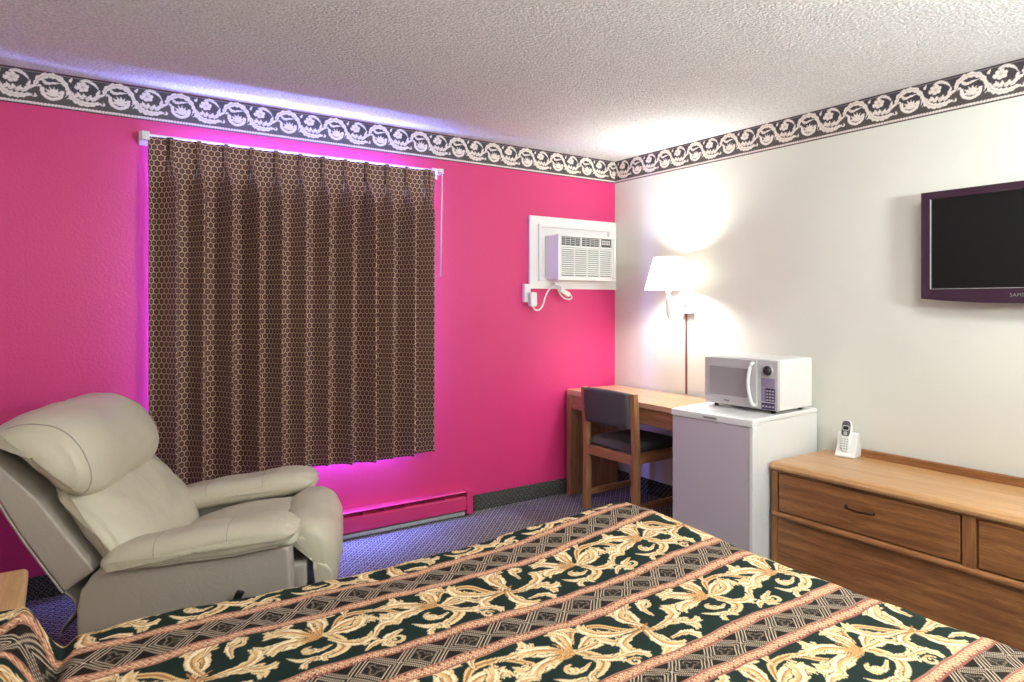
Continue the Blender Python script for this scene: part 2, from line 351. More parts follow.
def spline3(pts,n):
    p=np.array(pts,float);q=np.vstack([2*p[0]-p[1],p,2*p[-1]-p[-2]]);m=len(p)-1;out=[]
    for u in np.linspace(0,m-1e-9,n):
        i=int(u);t=u-i;a,b,c,d=q[i:i+4];out.append(.5*((2*b)+(-a+c)*t+(2*a-5*b+4*c-d)*t*t+(-a+3*b-3*c+d)*t**3))
    return np.array(out)
def lathe(bm,prof,seg=32,cx=0,cy=0,mi=0):
    rings=[[bm.verts.new((cx+r*math.cos(2*PI*j/seg),cy+r*math.sin(2*PI*j/seg),z)) for j in range(seg)] for r,z in prof]
    for A,D in zip(rings,rings[1:]):
        for j in range(seg):
            f=bm.faces.new([A[j],A[(j+1)%seg],D[(j+1)%seg],D[j]]);f.smooth=True;f.material_index=mi
def grid_mesh(name,co,nu,nv,col=None,uv=None,closed_u=False):
    # co (nu*nv,3) index i*nv+j
    i,j=np.meshgrid(np.arange(nu-1),np.arange(nv-1),indexing='ij');a=(i*nv+j).ravel()
    F=np.stack([a,a+nv,a+nv+1,a+1],1).astype(np.int32)
    me=bpy.data.meshes.new(name);me.vertices.add(len(co));me.vertices.foreach_set('co',co.astype(np.float32).ravel())
    me.loops.add(F.size);me.loops.foreach_set('vertex_index',F.ravel());me.polygons.add(len(F))
    me.polygons.foreach_set('loop_start',np.arange(0,F.size,4,dtype=np.int32))
    try: me.polygons.foreach_set('loop_total',np.full(len(F),4,dtype=np.int32))
    except Exception: pass
    me.update(calc_edges=True)
    if col is not None:
        at=me.color_attributes.new('pattern','FLOAT_COLOR','POINT')
        at.data.foreach_set('color',np.concatenate([col,np.ones((len(col),1))],1).astype(np.float32).ravel())
    if uv is not None:
        L=me.uv_layers.new(name='UVMap');L.data.foreach_set('uv',uv[F.ravel()].astype(np.float32).ravel())
    return me
def samp(im,u,v,res):
    # bilinear, wrap in u, clamp in v ; u,v in tile units
    ny,nx,_=im.shape;x=u/res-.5;y=np.clip(v/res-.5,0,ny-1.001);x0=np.floor(x).astype(int);fx=(x-x0)[:,None];y0=np.floor(y).astype(int);fy=(y-y0)[:,None]
    g=lambda a,b:im[np.clip(b,0,ny-1),a%nx]
    return (g(x0,y0)*(1-fx)+g(x0+1,y0)*fx)*(1-fy)+(g(x0,y0+1)*(1-fx)+g(x0+1,y0+1)*fx)*fy

# ---------------------------------------------------------------- room
HC=2.45;XL=-4.0;YF=-5.4
def struct(name,dims,mat,bevel=0):
    o=B(name,dims,mat,None,bevel=bevel);o['kind']='structure';return o
struct('floor',(XL-.12,.12,YF-.12,.16,-.08,0),'carpet')
struct('ceiling',(XL-.12,.12,YF-.12,.16,HC,HC+.08),'ceil')
WX0,WX1,WZ0,WZ1=-3.00,-1.74,.53,2.14
AX0,AX1,AZ0,AZ1=-.70,-.12,1.50,1.88
struct('wall_back',[(XL,WX0,0,.16,0,HC),(WX0,WX1,0,.16,0,WZ0),(WX0,WX1,0,.16,WZ1,HC),(WX1,0,0,.16,0,HC)],'pink')
struct('wall_right',(0,.12,YF,.16,0,HC),'white_wall')
struct('wall_left',(XL-.12,XL,YF,.16,0,HC),'white_wall')
struct('wall_front',(XL-.12,.12,YF-.12,YF,0,HC),'white_wall')
# window behind the curtain
wf=B('window_1',[(WX0,WX1,.04,.10,WZ0,WZ0+.05),(WX0,WX1,.04,.10,WZ1-.05,WZ1),(WX0,WX0+.05,.04,.10,WZ0,WZ1),(WX1-.05,WX1,.04,.10,WZ0,WZ1),(-2.39,-2.33,.04,.10,WZ0,WZ1)],'paintwood',None,bevel=.004);wf['kind']='structure'
B('window_pane',(WX0+.04,WX1-.04,.066,.072,WZ0+.04,WZ1-.04),'glass',wf,bevel=0)
# carpet cove
def cove(name,pts):
    bm=bmesh.new()
    for d in pts: box(bm,*d)
    o=finish(name,bm,'cove',None,bevel=.004);o['kind']='structure'
cove('baseboard_back',[(XL,-3.22,-.014,0,0,.105),(-1.262,-.002,-.014,0,0,.105)])
cove('baseboard_right',[(-.014,0,YF,-.002,0,.105)])
cove('baseboard_left',[(XL,XL+.014,YF,-.016,0,.105)])
# wallpaper border
BT=border_tile()
PER=.272
def border(name,axis,a0,a1,phase):
    nu=int(abs(a1-a0)/.0035);nv=52;a=np.linspace(a0,a1,nu);z=np.linspace(0,.165,nv)
    A,Z=np.meshgrid(a,z,indexing='ij');A=A.ravel();Z=Z.ravel()
    s=(A-phase) if axis==0 else -(A-phase)
    col=samp(BT,(s/PER*26)%26,Z*100,.05)
    co=np.zeros((len(A),3))
    if axis==0: co[:,0]=A;co[:,1]=-.0015
    else: co[:,1]=A;co[:,0]=-.0015
    co[:,2]=2.283+Z
    me=grid_mesh(name,co,nu,nv,col);o=link(name,me,'border');o['kind']='structure'
    s_=o.modifiers.new('S','SOLIDIFY');s_.thickness=.001;s_.offset=1 if axis==0 else -1
border('trim_1',0,XL,-.002,-3.697-17.2/26*PER)
border('trim_2',1,-.002,YF,-2.262+17.2/26*PER)

# ---------------------------------------------------------------- curtain
cur=thing('window_curtain',(-2.36,0,0),0,'brown honeycomb-patterned pleated curtain hanging over the window on the pink wall','curtain')
def curtain_mesh():
    p=.1285;x0=-3.155;nu=1150;nz=110
    th_=np.linspace(-PI,PI,2001);c_=.5+.5*np.cos(th_)
    xs_=p*th_/(2*PI)+.014*c_**1.5-.004*np.sin(th_);ys_=-.135*c_**1.9-.006*np.sin(th_*3)*(1-c_)
    L_=np.concatenate([[0],np.cumsum(np.hypot(np.diff(xs_),np.diff(ys_)))]);Lp=L_[-1];T_=L_/Lp-.5
    rng=np.random.RandomState(5)
    q0,q1=(x0+3.056)/p,(-1.572+3.056)/p       # pleat index range
    Q=np.linspace(q0,q1,nu)
    jit=rng.uniform(-.15,.15,22);amp=rng.uniform(.78,1.12,22);tw=rng.uniform(-.6,.6,22)
    def sm(ar,ph):
        kk=ph+3;i=np.floor(kk).astype(int);f=kk-i;f=f*f*(3-2*f);return ar[np.clip(i,0,21)]*(1-f)+ar[np.clip(i+1,0,21)]*f
    U=Q*Lp;k=np.round(Q);tau=Q-k
    z=np.linspace(0,1,nz);XX=np.zeros((nu,nz));YY=np.zeros((nu,nz));ZZ=np.zeros((nu,nz))
    t0=(1-p/Lp)/2
    outm=np.abs(tau)>t0
    xt=np.where(outm,np.sign(tau)*(np.abs(tau)-t0)*Lp,.009*np.sin(tau/t0*PI))
    yt=np.where(outm,-.004*np.cos((np.abs(tau)-t0)/(.5-t0)*PI),-.004-.019*np.abs(np.sin(1.5*PI*(tau/t0+1)))**.7)
    top,bot=2.194,.452
    for j,t in enumerate(z):
        d=(1-t)*(top-bot);bl=min(1,max(0,(d-.07)/.22));bl=bl*bl*(3-2*bl);lo=(1-t)
        J=sm(jit,Q)*(.35+lo);A=sm(amp,Q);W=sm(tw,Q)
        th=2*PI*tau
        bx_=np.interp(tau,T_,xs_);by_=np.interp(tau,T_,ys_)
        xw=bx_+J*p*.38*(1-np.abs(tau)*.6)
        yw=by_*A+.006*W*np.sin(th)
        XX[:,j]=-3.056+k*p+xt*(1-bl)+xw*bl-.006*lo
        YY[:,j]=-.066+yt*(1-bl)+yw*bl+.012*bl
        ZZ[:,j]=bot+t*(top-bot)+(1-t)**6*(.010*np.cos(th)-.008*np.sin(Q*.9))
    # keep both hems straight
    e=np.exp(-((Q-q0)/.35)**2)[:,None];XX=XX*(1-e)+(x0+(Q-q0)*.02)[:,None]*e
    e=np.exp(-((q1-Q)/.35)**2)[:,None];XX=XX*(1-e)+(-1.572-.030*(1-z)[None,:]+((Q-q1)*.02)[:,None])*e
    Ug=np.repeat(U[:,None],nz,1);V=np.repeat((z*(top-bot))[None],nu,0)
    co=np.stack([XX.ravel()+2.36,YY.ravel(),ZZ.ravel()],1);uv=np.stack([Ug.ravel(),V.ravel()],1)
    return grid_mesh('drape',co,nu,nz,None,uv),co,nu,nz
me,cco,cnu,cnz=curtain_mesh()
o=link('drape',me,'curtain',cur,smooth=True);s_=o.modifiers.new('S','SOLIDIFY');s_.thickness=.0015
lc=cco.copy().reshape(cnu,cnz,3)[::3,2:-2:2].copy();lc[:,:,1]=lc[:,:,1]*.97+.004;lc[:,:,2]+=.004
o=link('lining',grid_mesh('lining',lc.reshape(-1,3),lc.shape[0],lc.shape[1]),'lining',cur,smooth=True)
rod=thing('curtain_rod',(-2.36,0,2.195),0,'thin white traverse rod above the brown curtain, with an end bracket','curtain rod')
B('rail',(-.805,.815,-.056,-.040,.002,.012),'white',rod,.002)
for sx in (-1,1):
    B('end_bracket',[(sx*.815-.012,sx*.815+.022 if sx>0 else sx*.815+.012,-.088,-.002,-.018,.014),(sx*.815-.018,sx*.815+.018,-.012,-.001,-.04,.03)] if sx>0 else [(-.825,-.79,-.092,-.062,-.026,.016),(-.822,-.806,-.088,-.002,-.018,.012),(-.83,-.79,-.012,-.001,-.04,.03)],'white',rod,.003)
wand=thing('curtain_wand',(-1.572,-.16,2.15),0,'slim white draw wand hanging at the right edge of the curtain','curtain wand')
bm=bmesh.new();tube(bm,[(0,0,0),(-.012,0,-.62)],.004,8);finish('rod_stick',bm,'white',wand,smooth=True)
bm=bmesh.new();tube(bm,[(0,0,.0),(0,.01,.02),(0,.05,.025)],.0025,6);finish('hook',bm,'chrome',wand,smooth=True)

# ---------------------------------------------------------------- baseboard heater
ht=thing('baseboard_heater',(-2.268,0,0),0,'long pink-painted electric baseboard heater low on the pink wall','heater')
L=.965
bm=bmesh.new();prism(bm,[(-.002,.045),(-.002,.160),(-.066,.160),(-.072,.154),(-.066,.150),(-.012,.150),(-.012,.045)],0,-L,L-.04);finish('back_casing',bm,'heater',ht,bevel=.0015)
bm=bmesh.new();prism(bm,[(-.060,.038),(-.066,.038),(-.070,.06),(-.070,.118),(-.058,.128),(-.056,.126),(-.066,.116),(-.066,.06)],0,-L,L-.04);finish('front_panel',bm,'heater',ht,bevel=.001)
for sx in (-1,1): B('end_cap',(sx*L-.045 if sx>0 else -L-.005,L+.002 if sx>0 else -L+.045,-.078,-.001,.012,.165),'heater',ht,.005)
bm=bmesh.new();tube(bm,[(-L+.05,-.035,.085),(L-.05,-.035,.085)],.010,8);finish('heating_element',bm,'steel',ht)
for k in range(14): x=-L+.1+k*.136;B('fin_bracket',(x,x+.003,-.062,-.012,.126,.150),'heater',ht,0)
B('steel_skirt',(-L+.05,L-.05,-.062,-.03,.006,.028),'steel',ht,.002)

# ---------------------------------------------------------------- air conditioner
ac=thing('air_conditioner',(-.42,0,1.47),0,'white window air conditioner in a painted wooden surround on the pink wall','air conditioner')
ax=lambda x:x+.42
def frame(bm,x0,x1,z0,z1,w,y0,y1):
    box(bm,x0,x1,y0,y1,z0,z0+w);box(bm,x0,x1,y0,y1,z1-w,z1);box(bm,x0,x0+w,y0,y1,z0+w,z1-w);box(bm,x1-w,x1,y0,y1,z0+w,z1-w)
bm=bmesh.new();box(bm,ax(-.813),ax(-.004),-.020,-.001,0,.510);finish('wall_surround',bm,'paintwood',ac,bevel=.003)
bm=bmesh.new();frame(bm,ax(-.745),ax(-.075),.055,.455,.022,-.040,-.0195);finish('inner_molding',bm,'paintwood',ac,bevel=.004)
bx0,bx1,bz0,bz1=ax(-.685),ax(-.165),.060,.374
B('housing',(bx0,bx1,-.160,-.0195,bz0,bz1),'white',ac,.012,3)
bm=bmesh.new()
frame(bm,bx0-.004,bx1+.004,bz0-.002,bz1+.002,.016,-.182,-.158)
box(bm,bx0+.01,bx1-.01,-.176,-.160,.285,.300);box(bm,bx0+.01,bx0+.03,-.176,-.160,.06,.37);box(bm,bx1-.03,bx1-.01,-.176,-.160,.06,.37);box(bm,bx0+.01,bx1-.01,-.176,-.160,.07,.088)
box(bm,bx0+.198,bx0+.212,-.176,-.160,.29,.37);box(bm,bx0+.375,bx0+.392,-.176,-.160,.29,.37)
finish('front_grille_frame',bm,'white',ac,bevel=.003)
B('grille_recess',(bx0+.02,bx1-.02,-.165,-.158,.075,.365),'slot',ac,0)
bm=bmesh.new()
for k in range(13):
    z=.094+k*.0148;prism(bm,[(-.176,z),(-.163,z+.006),(-.163,z+.0128),(-.176,z+.0075)],0,bx0+.025,bx1-.025)
for k in range(3): box(bm,bx0+.03+(k+1)*.115,bx0+.038+(k+1)*.115,-.172,-.163,.088,.286)
finish('intake_louver',bm,'white',ac)
for (a,b) in ((bx0+.03,bx0+.198),(bx0+.212,bx0+.375)):
    bm=bmesh.new()
    for k in range(4): z=.312+k*.013;prism(bm,[(-.175,z),(-.162,z+.003),(-.162,z+.006),(-.175,z+.004)],0,a,b)
    for k in range(3): xx=a+(b-a)*(k+1)/4;box(bm,xx-.002,xx+.002,-.17,-.163,.300,.36)
    finish('outlet_louver',bm,'silver',ac)
B('control_panel',(bx0+.392,bx1-.032,-.174,-.162,.312,.356),'gray',ac,.002)
bm=bmesh.new()
for r_ in range(2):
    for k in range(4): box(bm,bx0+.400+k*.020,bx0+.413+k*.020,-.177,-.173,.318+r_*.018,.330+r_*.018)
finish('control_buttons',bm,'white',ac)
# power cord, plug
pl=thing('wall_outlet',(-.838,0,1.43),0,'white outlet box on the pink wall left of the air conditioner','wall outlet')
B('outlet_box',(-.026,.026,-.032,-.001,-.055,.072),'white',pl,.005)
pg=thing('power_plug',(-.815,-.045,1.40),0,'white air conditioner plug with a looped cord plugged into the wall outlet','power plug')
B('plug_body',(-.028,.026,-.035,.012,-.055,.045),'white',pg,.012,3)
bm=bmesh.new();tube(bm,T3([(.0,-.015,-.05),(.012,-.02,-.075),(.05,-.02,-.078),(.085,-.015,-.045),(.11,-.01,.01),(.135,-.01,.055),(.17,-.01,.085),(.215,-.01,.10),(.25,-.01,.085),(.27,-.01,.06)],40),.0055,8);finish('cord',bm,'white',pg,smooth=True)
bm=bmesh.new();tube(bm,T3([(.27,-.012,.055),(.32,-.015,.035),(.345,-.015,.01),(.31,-.02,-.005),(.26,-.02,.01),(.225,-.015,.05),(.215,-.012,.09)],30),.0055,8);finish('cord',bm,'white',pg,smooth=True)
b_=B('cord_safety_box',(-.045,.045,-.014,.012,-.017,.017),'white',pg,.005,3);b_.location=(.265,-.03,.045);b_.rotation_euler=(0,.45,0)
bm=bmesh.new();tube(bm,T3([(.215,-.012,.09),(.17,-.01,.14),(.155,-.012,.25),(.165,-.014,.38),(.155,0,.40)],30),.005,8);finish('cord',bm,'white',pg,smooth=True)

# ---------------------------------------------------------------- wall lamp
la=thing('wall_lamp',(0,-.728,1.30),0,'lit white swing-arm wall lamp with a cone shade above the desk','lamp')
B('wall_bracket',(-.036,-.001,-.048,.048,0,.145),'white',la,.003)
bm=bmesh.new();tube(bm,[(-.036,0,.09),(-.10,.0,.09),(-.20,0,.09)],.008,10);tube(bm,[(-.20,0,.0),(-.20,0,.17)],.009,10);finish('swing_arm',bm,'white',la)
bm=bmesh.new();lathe(bm,[(.0,-.03),(.006,-.028),(.007,-.018),(.014,-.014),(.016,.11),(.018,.12),(.0,.121)],20,-.20,0);finish('candle_sleeve',bm,'white',la,smooth=True)
bm=bmesh.new();lathe(bm,[(0,-.036),(.005,-.034),(.006,-.028),(0,-.025)],12,-.20,0);finish('finial',bm,'brass',la,smooth=True)
bm=bmesh.new();lathe(bm,[(.155,.155),(.095,.370)],48,-.20,0);o=finish('lamp_shade',bm,'shade',la,smooth=True);s_=o.modifiers.new('S','SOLIDIFY');s_.thickness=.0015
bm=bmesh.new();lathe(bm,[(.0,.13),(.014,.14),(.03,.19),(.03,.215),(.018,.24),(0,.246)],20,-.20,0);finish('bulb',bm,'bulb',la,smooth=True)
for k in range(3):
    pass
bm=bmesh.new()
for k in range(2): lathe(bm,[(0,.0),(.006,.0),(.006,.004),(0,.004)],12,0,0)
for v in bm.verts: v.co=Vector((-.037-v.co.z,v.co.y,v.co.x+.05))
finish('rotary_switch',bm,'chrome',la)
bm=bmesh.new();box(bm,-.012,-.001,.014,.024,-.545,0);finish('cord_cover',bm,'conduit',la,bevel=.002)

# ---------------------------------------------------------------- desk
dk=thing('writing_desk',(-.010,-.035,0),math.radians(-1.6),'plain oak writing desk in the corner against the white wall','desk')
W_,D_=1.10,.480
B('desktop',(-D_,0,-W_,0,.715,.75),'desktop_y',dk,.004)
for y0 in (-.045,-W_): B('end_panel',(-D_+.012,-.03,y0+.0,y0+.040,0,.715),'desk_z',dk,.003)
for y0,nm in ((-.048,'front_post'),(-W_,'front_post')): B(nm,(-D_,-D_+.055,y0,y0+.048,0,.715),'desk_z',dk,.003)
B('drawer_front',(-D_+.014,-D_+.034,-W_+.05,-.05,.612,.712),'desk_y',dk,.003)
B('drawer_box',(-D_+.034,-.06,-W_+.10,-.10,.625,.700),'desk_y',dk,.002)
# ---------------------------------------------------------------- desk chair
ch=thing('desk_chair',(-.36,-.585,0),math.radians(1),'oak-framed chair with charcoal padded back pushed under the desk','chair')
def post(sy):
    bm=bmesh.new();y=sy*.225
    pts=[(-.250,0),(-.205,0),(-.198,.42),(-.222,.812),(-.262,.812),(-.240,.42)]
    prism(bm,pts,1,y-.021,y+.021);return finish('rear_leg',bm,'desk_z',ch,bevel=.004)
for s_y in (-1,1): post(s_y)
for s_y in (-1,1): B('front_leg',(.19,.232,s_y*.225-.021,s_y*.225+.021,0,.44),'desk_z',ch,.004)
for s_y in (-1,1): B('side_rail',(-.20,.20,s_y*.225-.014,s_y*.225+.014,.375,.44),'desk_x',ch,.003)
B('rear_rail',(-.232,-.205,-.205,.205,.365,.425),'desk_y',ch,.003);B('front_rail',(.20,.225,-.205,.205,.375,.44),'desk_y',ch,.003)
for s_y in (-1,1): B('stretcher',(-.21,.20,s_y*.225-.012,s_y*.225+.012,.085,.125),'desk_x',ch,.003)
def slab(name,fn,nu,nv,mat,parent):
    pass
# ---------------------------------------------------------------- puffy solids
RC=[]
def puff(name,prof,y0,y1,r,mat,parent,a=.72,nr=26,ns=72,wr=.004,seed=0,cap=.015,pillow=0,fsc=(9,9,9),corner=1):
    P=np.array(prof,float);k=len(P)
    Q=np.vstack([P[-1:],P,P[:2]]);pts=[]
    for u in np.linspace(0,k,ns,False):
        i=int(u);t=u-i;A,Bb,Cc,D=Q[i],Q[i+1],Q[i+2],Q[(i+3)%len(Q)] if i+3<len(Q) else P[1]
        pts.append(.5*((2*Bb)+(-A+Cc)*t+(2*A-5*Bb+4*Cc-D)*t*t+(-A+3*Bb-3*Cc+D)*t**3))
    S=np.array(pts);T=np.roll(S,-1,0)-np.roll(S,1,0);T/=np.linalg.norm(T,axis=1)[:,None];Nn=np.stack([T[:,1],-T[:,0]],1)
    ar=.5*np.sum(S[:,0]*np.roll(S[:,1],-1)-np.roll(S[:,0],-1)*S[:,1])
    if ar<0: Nn=-Nn
    cen=S.mean(0);bm=bmesh.new();rings=[];RC.clear()
    yc,hw=(y0+y1)/2,(y1-y0)/2
    ts=list(np.sin(np.linspace(-PI/2,PI/2,nr)))
    def dis(p,s):
        w=noise.noise(Vector((p[0]*fsc[0]+seed,p[1]*fsc[1],p[2]*fsc[2])))*wr*1.6+noise.noise(Vector((p[0]*fsc[0]*2.7+seed,p[1]*fsc[1]*2.7,p[2]*fsc[2]*2.7)))*wr*.7
        return w
    for t in ts:
        e=max(0,(abs(t)-a)/(1-a));ins=r*(1-math.sqrt(max(0,1-e*e)))
        bulge=pillow*(1-t*t)
        ring=[]
        for q,nn in zip(S,Nn):
            d=min(ins,np.linalg.norm(q-cen)*.9)
            p=q-nn*(d-bulge)
            w=dis((p[0],yc+t*hw,p[1]),t);p=p+nn*w
            ring.append(bm.verts.new((p[0],yc+t*hw,p[1])))
        rings.append(ring);RC.append([tuple(v.co) for v in ring])
    for A,D in zip(rings,rings[1:]):
        for j in range(ns): bm.faces.new([A[j],A[(j+1)%ns],D[(j+1)%ns],D[j]])
    for end,s in ((rings[0],-1),(rings[-1],1)):
        base=[v.co.copy() for v in end];c=sum(base,Vector())/ns;prev=end
        for sc in (.8,.6,.4,.2):
            nx=[bm.verts.new((c.x+(b.x-c.x)*sc,b.y+s*cap*(1-sc*sc),c.z+(b.z-c.z)*sc)) for b in base]
            for j in range(ns): bm.faces.new([prev[j],prev[(j+1)%ns],nx[(j+1)%ns],nx[j]])
            prev=nx
        cv=bm.verts.new((c.x,base[0].y+s*cap,c.z))
        for j in range(ns): bm.faces.new([prev[j],prev[(j+1)%ns],cv])
    o=finish(name,bm,mat,parent,smooth=True);o['_s']=0;del o['_s']
    return o,S,Nn
# chair pads
puff('seat_cushion',[(-.205,.43),(-.205,.475),(-.16,.49),(.0,.492),(.17,.49),(.225,.475),(.225,.43),(.0,.425)],-.205,.205,.02,'chairfab',ch,.85,16,48,.001,3,.004)
puff('backrest_pad',[(-.262,.60),(-.272,.68),(-.278,.76),(-.272,.806),(-.245,.810),(-.228,.78),(-.214,.70),(-.212,.61),(-.235,.592)],-.205,.205,.012,'chairfab',ch,.9,14,48,.001,5,.003,pillow=.004)

# ---------------------------------------------------------------- refrigerator
fr=thing('mini_refrigerator',(-.050,-1.157,0),math.radians(3.5),'white compact refrigerator with a lilac-grey door between desk and dresser','refrigerator')
FD,FW=.625,.505
B('cabinet',(-FD+.055,0,-FW,0,.015,.760),'white_metal',fr,.004)
B('worktop',(-FD+.015,0,-FW-.002,.002,.760,.787),'white_metal',fr,.008,3)
dr=B('door',(-FD,-FD+.050,-FW,0,.035,.745),'grey_door',fr,.008,3)
B('door_cap',(-FD-.006,-FD+.052,-FW-.003,.003,.745,.782),'white',dr,.006,3)
B('door_edge_trim',(-FD-.003,-FD+.052,-FW-.004,-FW+.018,.035,.746),'white',dr,.003)
B('handle_recess',(-FD-.0085,-FD-.005,-.30,-.21,.757,.770),'silver',dr,.002)
bm=bmesh.new();
for k in range(7): box(bm,-FD-.0095,-FD-.0080,-.293+k*.011,-.286+k*.011,.7595,.7675)
finish('badge_letters',bm,'gray',dr)
for a in (-FD+.08,-.05):
    for b in (-.05,-FW+.05): 
        bm=bmesh.new();tube(bm,[(a,b,0),(a,b,.018)],.015,12);finish('foot',bm,'black',fr)
# ---------------------------------------------------------------- microwave
mw=thing('microwave_oven',(-.115,-1.222,.7875),math.radians(3),'white microwave oven with grey door standing on the compact refrigerator','microwave')
MD,MW,MH=.335,.455,.285
z0=.018
B('cabinet',(-MD+.02,0,-MW,0,z0,MH),'white_metal',mw,.006,3)
B('front_panel',(-MD,-MD+.022,-MW,0,z0,MH-.002),'mwpanel',mw,.006,3)
df=B('door',(-MD-.010,-MD+.001,-MW+.118,-.004,z0+.004,MH-.006),'mwpanel',mw,.005,3)
bm=bmesh.new();frame_y=[(-.034,-.286,.068,.232)]
B('door_window',(-MD-.0125,-MD-.009,-.290,-.040,.072,.228),'mwglass',df,.001)
bm=bmesh.new()
for (a,b,c,d) in ((-.297,-.033,.064,.072),(-.297,-.033,.228,.236),(-.297,-.290,.064,.236),(-.040,-.033,.064,.236)): box(bm,-MD-.0135,-MD-.009,a,b,c,d)
finish('window_trim',bm,'silver',df,bevel=.001)
bm=bmesh.new();tube(bm,T3([(-MD-.008,-.318,.265),(-MD-.030,-.312,.245),(-MD-.042,-.306,.15),(-MD-.030,-.318,.055),(-MD-.008,-.328,.035)],24),[.006]+[.0095]*22+[.006],10);finish('handle',bm,'white',df,smooth=True)
bm=bmesh.new()
for k in range(4): 
    y=-.135-k*.009;box(bm,-MD-.0115,-MD-.0098,y-.006,y,.040,.048)
finish('badge_letters',bm,'gray',df)
bm=bmesh.new();lathe(bm,[(0,.022),(.016,.020),(.022,.012),(.026,.0)],28);
for v in bm.verts: v.co=Vector((-MD-.001-v.co.z,-.397+v.co.y,.226+v.co.x))
kn=finish('timer_dial',bm,'black',mw,smooth=True)
bm=bmesh.new();lathe(bm,[(0.026,.004),(.031,.003),(.031,.0)],28);
for v in bm.verts: v.co=Vector((-MD-.001-v.co.z,-.397+v.co.y,.226+v.co.x))
finish('dial_ring',bm,'silver',mw,smooth=True)
B('display_panel',(-MD-.003,-MD,-.438,-.360,.138,.186),'lilac',mw,.001)
B('keypad',(-MD-.003,-MD,-.438,-.385,.062,.134),'navy',mw,.001);B('keypad_strip',(-MD-.003,-MD,-.383,-.360,.062,.134),'lilac',mw,.001);B('start_keys',(-MD-.003,-MD,-.438,-.360,.022,.056),'navy',mw,.001)
bm=bmesh.new()
for r_ in range(4):
    for k in range(3): box(bm,-MD-.0042,-MD-.0028,-.433+k*.016,-.422+k*.016,.068+r_*.016,.076+r_*.016)
finish('key_marks',bm,'silver',mw)
bm=bmesh.new()
for k in range(4): box(bm,-MD-.0042,-MD-.0028,-.434+k*.019,-.423+k*.019,.034,.042)
finish('start_key_marks',bm,'silver',mw)
for a in (-MD+.04,-.04):
    for b in (-.05,-MW+.05):
        bm=bmesh.new();tube(bm,[(a,b,0),(a,b,z0+.002)],.012,12);finish('foot',bm,'black',mw)

# ---------------------------------------------------------------- dresser
ds=thing('low_dresser',(-.016,-1.712,0),0,'long low oak dresser with drawers along the white wall','dresser')
DX=-.505;DW=1.9;DT=.565
bm=bmesh.new();prism(bm,[(0,DT),(DX+.028,DT),(DX+.010,DT-.006),(DX,DT-.022),(DX+.003,DT-.036),(DX+.012,DT-.04),(0,DT-.04)],1,-DW,.0);finish('dresser_top',bm,'top_y',ds,bevel=.003)
bm=bmesh.new();prism(bm,[(0,DT),(-.020,DT),(-.020,DT+.034),(-.014,DT+.040),(0,DT+.040)],1,-DW,-.16);finish('backsplash',bm,'oak_y',ds,bevel=.002)
for y in (-.028,-DW): B('side_panel',(DX+.022,-.002,y,y+.028,0,DT-.038),'oak_z',ds,.003)
FX=DX+.012
bm=bmesh.new()
for (a,b,c,d) in ((-DW,0,.515,.527),(-DW,0,.283,.316)): box(bm,FX-.002,FX+.03,a,b,c,d)
finish('rail',bm,'oak_y',ds,bevel=.006)
for (a,b,zz) in ((-.034,0,.03),(-.920,-.870,.30),(-DW,-DW+.034,.03)): B('stile',(FX,FX+.03,a,b,zz,.52),'oak_z',ds,.004)
B('rounded_lower_rail',(FX-.010,FX+.02,-DW,-.001,.287,.312),'oak_y',ds,.010,3)
for (a,b) in ((-.863,-.042),(-DW+.042,-.927)):
    B('drawer',(FX+.002,FX+.03,a,b,.322,.512),'oak_y',ds,.004)
    dd=[c for c in ds.children][-1] if False else bpy.data.objects[-1] if False else None
dra=[o for o in C.objects if o.name.startswith('drawer') and o.parent==ds]
for d_,yc in zip(dra,(-.452,-1.39)):
    bm=bmesh.new();P_=[(FX+.002,yc+.062,.430),(FX-.014,yc+.058,.430),(FX-.020,yc+.030,.4285),(FX-.022,yc,.427),(FX-.020,yc-.03,.4285),(FX-.014,yc-.058,.430),(FX+.002,yc-.062,.430)]
    tube(bm,T3(P_,24),[.008]+[.0058]*22+[.008],8);finish('drawer_pull',bm,'brass',d_,smooth=True)
    for q in (-.062,.062):
        bm=bmesh.new();lathe(bm,[(0,.004),(.008,.003),(.010,0)],14)
        for v in bm.verts: v.co=Vector((FX+.002-v.co.z,yc+q+v.co.y,.430+v.co.x))
        finish('pull_rosette',bm,'brass',d_,smooth=True)
B('lower_front',(FX+.008,FX+.03,-DW+.03,-.03,.045,.29),'oak_y',ds,.002)
B('plinth',(FX+.04,FX+.06,-DW+.02,-.02,0,.05),'oak_y',ds,.002)

# ---------------------------------------------------------------- cordless phone
ph=thing('cordless_phone',(-.080,-1.873,DT+.0005),math.radians(8),'small white cordless phone upright in its cradle on the dresser','telephone')
bm=bmesh.new();prism(bm,[(-.055,0),(-.055,.012),(-.035,.03),(-.008,.118),(.012,.128),(.028,.118),(.048,.02),(.05,0)],1,-.050,.050);finish('charging_cradle',bm,'white',ph,bevel=.012,seg=4)
def hs(name,mat,z0,z1,w,off,th,bev,parent):
    bm=bmesh.new();k=20;pts=[]
    for i in range(k*2):
        a=2*PI*i/(k*2);c,s=math.cos(a),math.sin(a);pts.append((abs(c)**.5*math.copysign(w,c),(z0+z1)/2+abs(s)**.6*math.copysign((z1-z0)/2,s)))
    A=[bm.verts.new((off,p[0],p[1])) for p in pts];D=[bm.verts.new((off+th,p[0],p[1])) for p in pts]
    bm.faces.new(A);bm.faces.new(D[::-1])
    for i in range(len(pts)): bm.faces.new([A[i],D[i],D[(i+1)%len(pts)],A[(i+1)%len(pts)]])
    o=finish(name,bm,mat,parent,bevel=bev,seg=3);return o
hst=hs('handset','white',0,.165,.025,-.026,.026,.007,ph);hst.location=(-.022,.004,.022);hst.rotation_euler=(0,math.radians(14),0)
